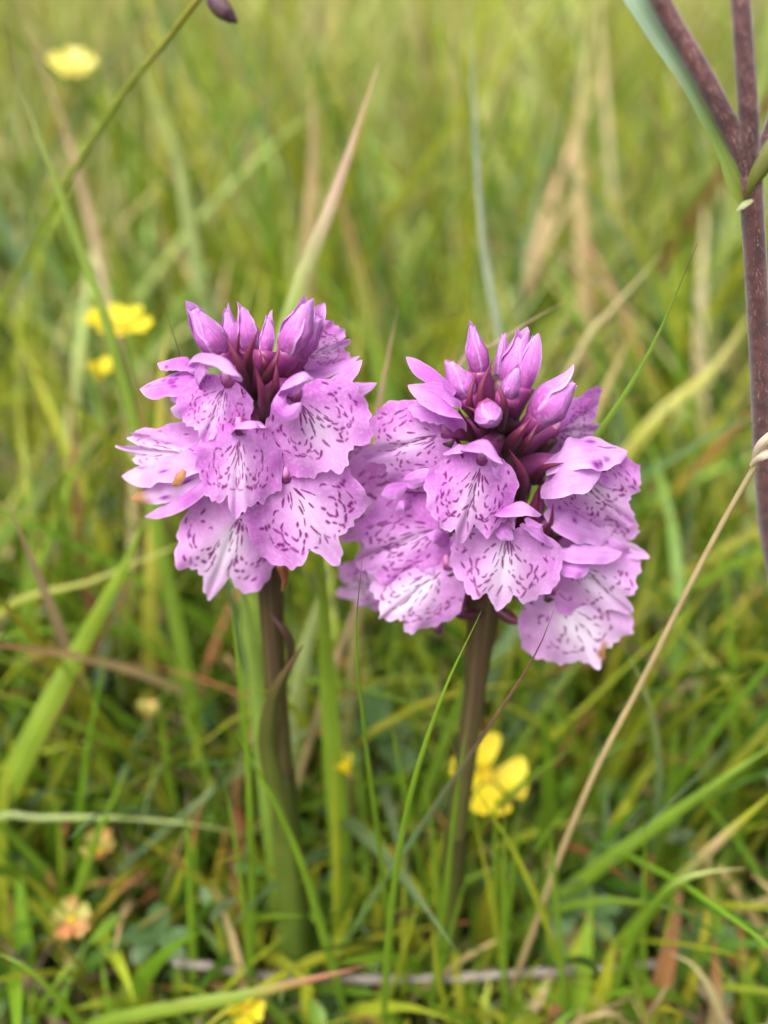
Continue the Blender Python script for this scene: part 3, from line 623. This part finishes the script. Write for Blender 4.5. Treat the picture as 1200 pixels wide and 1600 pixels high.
BL = [
 ('thin crisp green blade rising above the dense orchid head beside the purple stem', [(1090, 380, -3), (1010, 560, -4), (925, 690, -4), (845, 790, -3), (800, 900, -5)], 1.45, [(0, 'green'), (.95, (.16, .26, .03)), (.985, 'brown'), (1, 'brown')]),
 ('thin dark-tipped blade crossing the browned lowest lip of the dense orchid', [(866, 952, 16), (835, 1025, 15), (765, 1135, 13), (660, 1290, 8), (560, 1440, 4), (470, 1590, 0)], .9, [(0, 'green'), (.55, 'blue'), (.8, 'brown'), (1, 'brown')]),
 ('long thin green blade curving down in front of the dense orchid stem', [(752, 955, 14), (690, 1090, 16), (640, 1250, 17), (612, 1420, 16), (600, 1590, 14)], 1.0, gr),
 ('hair-thin dark-tipped blade overlapping the lips between the two orchids', [(567, 865, 15), (557, 990, 14), (568, 1130, 12), (590, 1300, 8)], .7, gdk),
 ('small green blade with dark tip standing right against the dense orchid stem', [(738, 1098, 8), (722, 1180, 9), (708, 1290, 9), (690, 1440, 8)], .8, gdk),
 ('small bent green blade just left of the dense orchid stem', [(702, 1142, 9), (716, 1215, 9), (706, 1310, 9), (696, 1420, 8), (680, 1530, 6)], .9, gdk),
 ('short dark-tipped blade low between the two orchid stems', [(614, 1120, 0), (628, 1220, 0), (652, 1330, -2)], .8, gdk),
 ('tiny upright blade at the foot of the dense orchid stem', [(732, 1362, 8), (712, 1430, 8), (690, 1520, 6)], .8, gr),
 ('short yellowish blade tip left of the dense orchid foot', [(660, 1382, 10), (640, 1460, 10), (615, 1540, 8)], .8, gy),
 ('low blade with orange tip left of the dense orchid foot', [(674, 1440, 12), (684, 1520, 12), (700, 1590, 10)], .9, gy),
 ('arched green blade reaching across below the big yellow flower', [(896, 1168, -5), (830, 1215, -6), (770, 1270, -8), (720, 1360, -10)], 1.5, gr),
 ('broad bright blade slanting up beneath the withering pale flower', [(232, 800, -24), (190, 890, -22), (130, 1000, -20), (60, 1130, -16), (-10, 1270, -12)], 4.3, [(0, 'green'), (.4, (.18, .27, .02)), (1, (.19, .27, .022))]),
 ('rusty edged blade running along the broad slanting blade', [(236, 812, -25), (205, 905, -23), (150, 1010, -21), (85, 1130, -18), (10, 1260, -13)], 1.0, [(0, 'tan'), (1, 'rust')]),
 ('yellowish stalk-like blade running flat below the loose orchid head', [(345, 830, -30), (280, 852, -30), (150, 905, -30), (-10, 968, -30)], 1.35, [(0, 'yel'), (1, (.3, .3, .06))]),
 ('tall broad blade with dry tan tip standing above the loose orchid', [(592, 98, -45), (545, 240, -43), (505, 350, -40), (468, 445, -38), (430, 600, -36), (400, 850, -34), (392, 1050, -32), (390, 1250, -30)], 4.2, [(0, 'green'), (.45, (.2, .28, .05)), (.76, (.28, .35, .09)), (.88, 'pink'), (1, 'tan')]),
 ('short tan blade tip standing in the gap between the orchid heads', [(622, 478, -22), (606, 560, -22), (590, 650, -22), (575, 800, -22)], 1.9, [(0, 'green'), (.7, 'tan'), (1, 'pink')]),
 ('grey-green thin stalk hanging down above the dense orchid buds', [(735, 0, -75), (742, 200, -70), (757, 390, -62), (782, 530, -55), (800, 700, -50)], 1.9, [(0, 'blue'), (1, (.25, .28, .2))]),
 ('long curved green stalk left of the yellow flowers', [(4, 20, -45), (30, 130, -45), (75, 250, -42), (130, 400, -40), (165, 500, -38), (215, 680, -36), (250, 850, -34)], 2.3, [(0, 'green'), (.85, (.2, .28, .04)), (1, 'brown')]),
 ('dark-tipped short blade beside the loose orchid buds', [(256, 475, -4), (270, 520, -4), (285, 570, -4), (310, 690, -6)], .9, [(0, 'green'), (.7, 'blue'), (1, 'brown')]),
 ('short yellow blade behind the loose orchid bud tips', [(262, 500, -45), (255, 560, -45), (250, 650, -45)], 3.0, [(0, 'yel'), (1, (.55, .48, .1))]),
 ('broad upright bright green blade between the orchid stems', [(497, 800, -9), (505, 920, -9), (512, 1060, -9), (522, 1200, -8), (532, 1330, -7), (540, 1450, -6)], 3.3, [(0, 'green'), (.3, (.20, .31, .025)), (1, (.22, .32, .03))]),
 ('pale green broad blade just left of the curled-leaf orchid stem', [(365, 820, -9), (378, 920, -9), (394, 1020, -9), (405, 1120, -9), (420, 1260, -8)], 2.9, [(0, 'green'), (1, (.24, .33, .07))]),
 ('thin straight green blade in front of the pale blade', [(358, 930, 3), (372, 1040, 4), (386, 1180, 4), (392, 1330, 4), (396, 1500, 4)], 1.1, gr),
 ('pale folded blade right of the curled-leaf orchid stem', [(520, 860, -26), (500, 940, -26), (478, 1010, -26), (462, 1100, -26), (455, 1230, -26)], 3.2, [(0, 'pale'), (1, (.3, .36, .14))]),
 ('thin stalk leaning from behind the broad bright blade', [(640, 1040, -18), (560, 1090, -18), (500, 1130, -18), (420, 1180, -16), (340, 1230, -14)], 1.0, gb),
 ('wide bright blade leaning in from the side of the dry stalk', [(1230, 1150, -2), (1120, 1225, -2), (1000, 1310, -3), (880, 1400, -5), (760, 1480, -8), (640, 1560, -10)], 2.8, [(0, 'green'), (1, (.17, .27, .025))]),
 ('second leaning blade with rusty stretch below the wide one', [(1230, 1220, 1), (1130, 1310, 1), (1040, 1400, 0), (950, 1500, 0)], 2.4, [(0, 'green'), (.55, 'green'), (.75, 'tan'), (.85, 'yel'), (1, 'yel')]),
 ('hooked green blade with bent-over pale tip', [(1168, 1357, 8), (1110, 1362, 9), (1058, 1380, 9), (1020, 1420, 8), (985, 1480, 6), (960, 1560, 5)], 1.7, [(0, 'green'), (.75, 'green'), (.9, 'pale'), (1, 'tan')]),
 ('pale arching blade drooping from under the browned lowest lip', [(975, 1010, -6), (1005, 1070, -6), (1025, 1140, -8), (1032, 1230, -10), (1020, 1340, -12)], 1.6, [(0, 'green'), (.5, 'blue'), (1, 'pale')]),
 ('dry bent straw blade curling down at the corner of the turf', [(1045, 1488, 10), (1085, 1510, 10), (1115, 1555, 10), (1135, 1610, 9)], 1.2, [(0, 'straw'), (1, 'straw')]),
 ('short dry blade with sharp pinkish tip near the dry stalk foot', [(1047, 1534, 12), (1025, 1570, 12), (1000, 1612, 10)], 1.2, [(0, 'tan'), (1, 'pink')]),
 ('flat dry blade tip lying near the dry stalk foot', [(978, 1583, 12), (930, 1588, 12), (880, 1610, 10)], 1.3, tn),
 ('low bright blade with orange tip sweeping across the orchid foot', [(578, 1508, 13), (480, 1532, 14), (380, 1556, 14), (270, 1575, 13), (160, 1600, 11)], 2.1, [(0, 'green'), (.7, (.2, .27, .03)), (.86, 'rust'), (1, 'rust')]),
 ('smooth green blade arching down beneath the spent calyxes', [(-15, 1485, 17), (40, 1512, 18), (90, 1560, 18), (130, 1610, 17)], 1.4, gr),
 ('pale thin blade lying almost level above the spent calyxes', [(385, 1305, -6), (300, 1288, -6), (180, 1278, -6), (60, 1278, -6), (-20, 1284, -6)], 1.2, [(0, 'blue'), (1, 'pale')]),
 ('straight bright blade rising behind the spent calyxes', [(135, 1110, -22), (95, 1200, -20), (40, 1310, -16), (-10, 1390, -12)], 1.6, gy),
 ('narrow blade with dark tip beside the upper spent calyx', [(74, 1185, -8), (88, 1270, -8), (96, 1350, -8), (90, 1450, -8)], 1.3, [(0, 'yel'), (.8, 'green'), (1, 'brown')]),
 ('orange-tipped thin blade between spent calyx and curled-leaf orchid', [(315, 1250, -4), (300, 1320, -4), (270, 1400, -4), (240, 1500, -4)], 1.3, [(0, 'green'), (.6, 'yel'), (.85, 'rust'), (1, 'rust')]),
 ('short orange pointed blade next to the curled-leaf orchid foot', [(352, 1290, -10), (345, 1340, -10), (330, 1400, -10)], 1.8, [(0, 'green'), (.5, 'yel'), (1, (.5, .2, .05))]),
 ('tall left-hand blade pair, the wider one', [(35, 660, -50), (48, 760, -50), (45, 860, -48), (38, 960, -46), (35, 1060, -44)], 2.6, [(0, 'green'), (1, (.2, .28, .05))]),
 ('tall left-hand blade pair, the leaning one', [(160, 640, -48), (115, 740, -48), (80, 830, -47), (52, 920, -46), (40, 1040, -45)], 2.0, [(0, 'green'), (1, (.2, .3, .03))]),
 ('yellow broad blade behind the hairy purple stem', [(1185, 470, -90), (1120, 570, -85), (1040, 640, -80), (980, 710, -78), (930, 780, -75)], 4.0, [(0, 'green'), (.4, 'yel'), (1, (.45, .4, .1))]),
 ('tan-tipped wide blade behind the dense orchid head', [(990, 515, -70), (960, 580, -68), (930, 650, -66), (900, 760, -64)], 4.2, [(0, 'green'), (.55, 'yel'), (1, 'tan')]),
 ('dry pinkish stalk lying behind the dense orchid buds', [(885, 470, -18), (830, 500, -18), (770, 540, -18), (700, 600, -18)], 1.0, [(0, 'tan'), (1, 'pink')]),
 ('straw blade tip behind the crisp blade', [(1035, 395, -60), (990, 445, -60), (950, 490, -60), (900, 560, -60)], 2.0, [(0, 'tan'), (1, 'straw')]),
 ('orange-tan broad dry blade far above the dense orchid', [(930, -30, -170), (915, 100, -165), (905, 230, -160), (910, 340, -155), (915, 480, -150)], 4.6, [(0, 'rust'), (.5, 'tan'), (1, (.36, .33, .12))]),
 ('pinkish dry blade tip far behind the tall tan-tipped blade', [(485, 115, -130), (490, 200, -130), (488, 290, -130), (480, 400, -130)], 5.0, [(0, 'green'), (.6, 'tan'), (1, (.5, .36, .18))]),
 ('brownish stalk slanting far behind the long curved stalk', [(20, -20, -110), (70, 120, -110), (110, 230, -108), (150, 380, -105), (170, 470, -100)], 3.0, [(0, 'brown'), (.5, 'pink'), (1, 'tan')]),
 ('pale green stalk slanting far behind the arching seed stalk', [(190, -10, -140), (230, 130, -138), (275, 240, -136), (300, 380, -130)], 3.6, [(0, 'blue'), (1, 'pale')]),
 ('bright yellow-green blade below the big yellow flower', [(812, 960, -25), (795, 1050, -25), (775, 1130, -25), (760, 1220, -25)], 2.2, [(0, 'green'), (1, (.3, .32, .04))]),
 ('tan bent stalk at the foot of the dense orchid', [(742, 1312, -12), (775, 1345, -12), (815, 1400, -12)], 1.4, tn),
]
for b in BL: blade(*b)
for k in range(16):                                                  # look-alikes that only their place tells apart
    r_ = np.random.default_rng(300 + k); x = r_.uniform(150, 1080); y = r_.uniform(1130, 1330); f = r_.uniform(-6, 9); ln = r_.uniform(230, 330); dx = r_.normal(0, 60)
    blade('thin bright green blade standing up among the orchid stems', [(x, y, f), (x - dx * .45, y + ln * .4, f), (x - dx * .75, y + ln * .75, f), (x - dx * .9, y + ln, f)], r_.uniform(.8, 1.5), [gr, gy, gdk][k % 3], group='thin blades among the orchid stems')
stalk('slender arching yellow-green stalk carrying a purple seed spikelet', [(375, -55, -38), (340, -35, -39), (308, 2, -42), (255, 70, -48), (190, 150, -54), (120, 260, -60), (60, 370, -64), (20, 450, -66), (-20, 560, -66)], .6, .34, [(0, 'green'), (.8, (.22, .28, .02)), (1, (.34, .28, .04))])
def dry_stalk():
    o = stalk('long straight dry tan stalk leaning up to a papery spikelet', [(1230, 650, 6), (1196, 700, 6), (1130, 815, 6), (1065, 940, 6), (1000, 1070, 6), (930, 1205, 6), (870, 1350, 5), (820, 1490, 3), (775, 1600, 0)], .52, .30, [(0, 'tan'), (1, (.42, .34, .17))], 'dry_grass_stalk')
    for pts in ([(1172, 728, 6.4), (1190, 712, 7), (1225, 700, 7)], [(1176, 722, 6.4), (1194, 690, 7.2), (1230, 660, 7)], [(1182, 714, 6.2), (1205, 704, 6), (1235, 690, 6)]):
        V, F, t, u = ribbon([at(*p) for p in pts], lance(.00045, .4, .3), cv(0, .3, 1), 14, 5, .6)
        mk('husk', V, F, MBL, o, attrs={'t': t, 's': u}, cols=lerpc([(0, (.5, .4, .3)), (1, (.6, .5, .38))], t))
dry_stalk()
def spikelet():
    P = [at(*p) for p in [(326, -12, -37), (338, 4, -36.5), (352, 18, -36), (371, 36, -36)]]
    V, F, t, u = tube(P, lambda t: .0011 * math.sin(math.pi * (.12 + .86 * t)) + .0001, 20, 10)
    o = tag(mk('seed_spikelet', V, F, MSEED, attrs={'t': t, 's': u}), 'dark purple seed spikelet nodding at the top of the arching stalk', 'seed head')
    for k in range(5):
        a = k / 5 * 6.28; q = P[1] * (1 - .15 * k) + P[2] * .15 * k
        V, F, t, u = ribbon([q, q + (P[3] - P[1]) * .3 + RV * .0008 * math.cos(a) + UV * .0008 * math.sin(a), q + (P[3] - P[1]) * .62], lance(.0006, .4, .4), RV * math.cos(a) + UV * math.sin(a) + BV * .4, 10, 5, .6)
        mk('scale', V, F, MSEED, o)
    st = tube([at(375, -55, -38), at(345, -35, -37.5), P[0]], lambda t: .0003, 10, 6)
    mk('pedicel', st[0], st[1], MSEED, o)
spikelet()

# ------------------------------------------------------------------ hairy purple stem
def hairy():
    node = at(1172, 270, 1); base = at(1300, 1250, -8); base[2] = 0
    root = tag(empty('hairy_stem', base), 'thick hairy purple stem forking into three branches beside a narrow leaf', 'plant stem')
    lines = [([base - np.array([0, 0, .002]), at(1228, 1050, -4), at(1199, 800, -3), at(1188, 560, -1), at(1180, 400, 0), node], .0013, .00105, 'stem'),
             ([node, at(1148, 215, 1), at(1100, 120, 1), at(1045, 25, 0), at(1015, -40, 0)], .0009, .00078, 'branch'),
             ([node, at(1170, 180, 2), at(1163, 80, 2), at(1155, -40, 1)], .0009, .00078, 'branch'),
             ([node, at(1192, 240, 0), at(1215, 180, -1), at(1240, 60, -2)], .0009, .0008, 'branch')]
    r = np.random.default_rng(5); HV, HF = [], []
    for P, r0, r1, nm in lines:
        V, F, t, u = tube(P, lambda t: r0 + (r1 - r0) * t, 50, 14, .04); mk(nm, V, F, MPUR, root, at_=P[0])
        S = spline(P, 200); T, B, N = frames(S, cv(.1, .13, 1))
        for _ in range(3500 if nm == 'stem' else 1600):
            i = r.integers(0, 199); a = r.uniform(0, 6.28); d = B[i] * math.cos(a) + N[i] * math.sin(a); rr = (r0 + (r1 - r0) * i / 200) * .97
            p = S[i] + d * rr + T[i] * r.uniform(-.0003, .0003); q = p + (d * r.uniform(.3, 1) + T[i] * r.normal(-.3, .5)) * r.uniform(.0003, .0009)
            sd = nrm(np.cross(d, T[i])) * .000014; k = len(HV); HV += [p - sd, p + sd, q]; HF.append([k, k + 1, k + 2])
    h = mk('hairs', np.array(HV), HF, MHAIR, root, at_=node, smooth=False); h['kind'] = 'stuff'
    V, F, t, u = ribbon([at(1172, 318, 1), at(1150, 282, 1.2), at(1124, 226, .8), at(1080, 138, 0), at(1030, 60, -1), at(985, -12, -1.5), at(940, -70, -2)], lambda t: np.interp(t, [0, .1, .2, .5, .7, 1], [.0008, .0010, .0006, .0006, .0008, .0009]), cv(-.45, .15, 1), 50, 7, -.3, .1)
    mk('leaf', V, F, MBL, root, attrs={'t': t, 's': u}, cols=lerpc([(0, (.22, .27, .04)), (.3, (.18, .27, .06)), (.6, (.3, .42, .26)), (1, (.34, .47, .34))], t))
    V, F, t, u = ribbon([at(1174, 310, 1.2), at(1184, 285, 2.2), at(1200, 250, 2.4), at(1225, 195, 2)], lance(.0009, .4, .8), cv(.3, .1, 1), 18, 7, .5)
    mk('leaf', V, F, MBL, root, attrs={'t': t, 's': u}, cols=lerpc([(0, (.16, .17, .03)), (1, (.2, .22, .05))], t))
    V, F, t, u = ribbon([at(1176, 312, 2.6), at(1164, 318, 3), at(1150, 330, 3)], lance(.0003, .4, .5), cv(.0, .4, 1), 8, 3, .4)
    mk('bud_scale', V, F, MBL, root, attrs={'t': t, 's': u}, cols=np.tile((.3, .33, .16), (len(V), 1)))
hairy()

# ------------------------------------------------------------------ yellow flowers, spent calyxes
def heart(w):
    return lambda t: w * max(.02, (math.sin(min(1, t * 1.05) ** 1.4 * math.pi * .62)) * (1 if t < .93 else (1 - (t - .93) / .07 * .5)))
def yellow(label, c, dia, n, tilt, rot=0, seed=0, mat=None, name='yellow_flower', pts=None, cupup=.2, lab_cat='flower'):
    C = at(*c); mat = mat or MYEL; rad = np.linalg.norm(at(c[0] + dia / 2, c[1], c[2]) - C)
    ax = nrm(cv(*tilt)); e1 = nrm(np.cross(ax, [.31, .2, .9])); e2 = np.cross(ax, e1)
    ground = np.array([C[0] + random.uniform(-.006, .006), C[1] + .004, -.002])
    root = tag(empty(name, (ground[0], ground[1], 0)), label, lab_cat)
    V, F, t, u = tube([ground, ground * .5 + C * .5 + np.array([.002, .001, 0]), C - ax * rad * .25], lambda t: .00045, 24, 7)
    mk('stalk', V, F, MBL, root, attrs={'t': t, 's': u}, cols=np.tile((.16, .15, .04), (len(V), 1)))
    r = np.random.default_rng(seed)
    for k in range(n):
        a = rot + k * 2 * math.pi / n + r.normal(0, .06); d = e1 * math.cos(a) + e2 * math.sin(a); L = rad * r.uniform(.92, 1.05)
        V, F, t, u = ribbon([C - ax * rad * .08, C + d * L * .35 + ax * L * cupup * .2, C + d * L * .7 + ax * L * cupup * .6, C + d * L + ax * L * cupup * r.uniform(.6, 1.2)], heart(L * (.53 if n == 4 else .40)), ax, 18, 9, -.15, 0, 0, .04, seed + k)
        notch = np.clip((t - .8) / .2, 0, 1) * np.exp(-(u / .3) ** 2); V = V - d * (notch * L * .14)[:, None]
        mk('petal', V, F, mat, root, at_=C)
        V, F, t, u = ribbon([C - ax * rad * .1, C + (d * math.cos(.6) + np.cross(ax, d) * .56) * L * .25 - ax * L * .05, C + (d * .8 + np.cross(ax, d) * .6) * L * .5 - ax * L * .02], lance(L * .1, .4, .6), ax, 8, 3, .2)
        mk('sepal', V, F, MBL, root, attrs={'t': t, 's': u}, cols=np.tile((.12, .17, .03), (len(V), 1)))
    V, F, t, u = tube([C - ax * rad * .1, C + ax * rad * .06, C + ax * rad * .16], lambda t: rad * .17 * math.cos(t * 1.3), 8, 12)
    mk('centre', V, F, MYC, root, at_=C)
    for k in range(14):
        a = k * 2.4; d = e1 * math.cos(a) + e2 * math.sin(a); q = C + d * rad * .14
        V, F, t, u = tube([q, q + ax * rad * .12 + d * rad * .06, q + ax * rad * .2 + d * rad * .1], lambda t: rad * (.012 + .03 * (t > .8)), 6, 5); mk('stamen', V, F, MYC, root)
yellow('bright yellow four-petalled flower behind the dense orchid stem', (762, 1212, -12), 130, 4, (.15, .45, 1), .35, 3)
yellow('small half-closed yellow flower beside the broad blade between the stems', (545, 1208, -8), 36, 4, (-.5, 1, .3), .3, 4, cupup=1.6)
yellow('wide blurred yellow flower left of the loose orchid buds', (188, 514, -70), 102, 4, (.1, .8, .62), .5, 5, cupup=.35)
yellow('round blurred yellow flower bud below the wide yellow one', (157, 590, -68), 40, 4, (.1, .9, .5), .4, 6, cupup=1.3)
yellow('pale yellow far flower beside the arching seed stalk', (115, 108, -170), 78, 5, (.0, .55, .85), .2, 7, MYPALE, cupup=.3)
yellow('orange-yellow small flower low under the sweeping orange-tipped blade', (386, 1578, 11), 56, 4, (.1, .6, .8), .3, 8, cupup=.9)
yellow('open spent calyx with orange sepals, the lower of two', (112, 1436, 0), 62, 5, (.1, .5, .9), .3, 9, MCALYX, 'spent_calyx', cupup=.35, lab_cat='calyx')
yellow('closed spent calyx with greenish sepals, the upper of two', (156, 1330, -6), 52, 5, (.0, .8, .6), .1, 10, MCALYX, 'spent_calyx', cupup=.9, lab_cat='calyx')
yellow('yellowish blurred calyx above the pale level blade', (232, 1116, -20), 40, 5, (0, .8, .5), .2, 11, MCALYX, 'spent_calyx', cupup=1.0, lab_cat='calyx')
yellow('orange blurred calyx over the broad slanting blade', (66, 1032, -34), 44, 5, (0, .8, .5), .2, 12, MCALYX, 'spent_calyx', cupup=1.0, lab_cat='calyx')

# ------------------------------------------------------------------ broad leaf, twig
def leaf(label, pts, width, c, facing):
    P = [at(*p) for p in pts]; V, F, t, u = ribbon(P, lance(width * MM / 2, .45, .25), cv(*facing), 26, 9, .2, .1)
    o = mk('broad_leaf', V, F, MBL, at_=P[0], attrs={'t': t, 's': u}, cols=np.tile(c, (len(V), 1))); tag(o, label, 'leaf')
leaf('smooth blue-green oval leaf behind the pale broad blade', [(300, 1330, -30), (305, 1220, -34), (320, 1140, -36), (330, 1080, -36)], 6.5, (.07, .15, .06), (.2, .4, 1))
def twig():
    P = [at(272, 1503, 4), at(340, 1512, 3), at(430, 1527, 2.5), at(560, 1530, 2), at(690, 1528, 3), at(820, 1520, 2), at(960, 1512, 1), at(1090, 1498, 0)]
    for p in P: p[2] = max(p[2], .002)
    V, F, t, u = tube(P, lambda t: .00062 + .0001 * math.sin(t * 37), 60, 9, .06)
    tag(mk('dead_stalk', V, F, MTWIG, at_=P[0]), 'grey dead stalk lying level across both orchid feet', 'dead stalk')
twig()

def leaflets(label, c, size, n, seed):
    C = at(*c); r = np.random.default_rng(seed); g = np.array([C[0], C[1] + .003, -.002])
    root = tag(empty('low_herb', (g[0], g[1], 0)), label, 'herb')
    V, F, t, u = tube([g, (g + C) / 2 + [.001, 0, 0], C], lambda t: .0004, 14, 6); mk('stalk', V, F, MBL, root, attrs={'t': t, 's': u}, cols=np.tile((.14, .15, .04), (len(V), 1)))
    for k in range(n):
        a = math.pi * (.1 + .8 * k / (n - 1)) if n < 5 else k * 2 * math.pi / n + .3; d = nrm(cv(math.cos(a), math.sin(a) * .6, .35 + .2 * math.sin(a * 3))); L = size * MM * r.uniform(.8, 1.1)
        V, F, t, u = ribbon([C, C + d * L * .5 + UV * L * .1, C + d * L], lance(L * .27, .6, .2), cv(0, .8, .6), 26, 9, -.2, .1, 0, .06, seed + k, .08)
        mk('leaflet', V, F, MBL, root, attrs={'t': t, 's': u}, cols=np.tile(np.array((.10, .18, .06)) * r.uniform(.8, 1.2), (len(V), 1)))
leaflets('five-fingered blue-green herb leaf below the hooked blade', (1085, 1462, -4), 7, 5, 1)
leaflets('small herb leaf between the spent calyxes and the twig end', (250, 1465, 0), 6, 5, 2)
leaflets('toothed herb leaf deep behind the gap between the orchid stems', (585, 1150, -25), 9, 5, 3)
leaflets('toothed herb leaf under the dry stalk', (905, 1420, -4), 6, 5, 4)
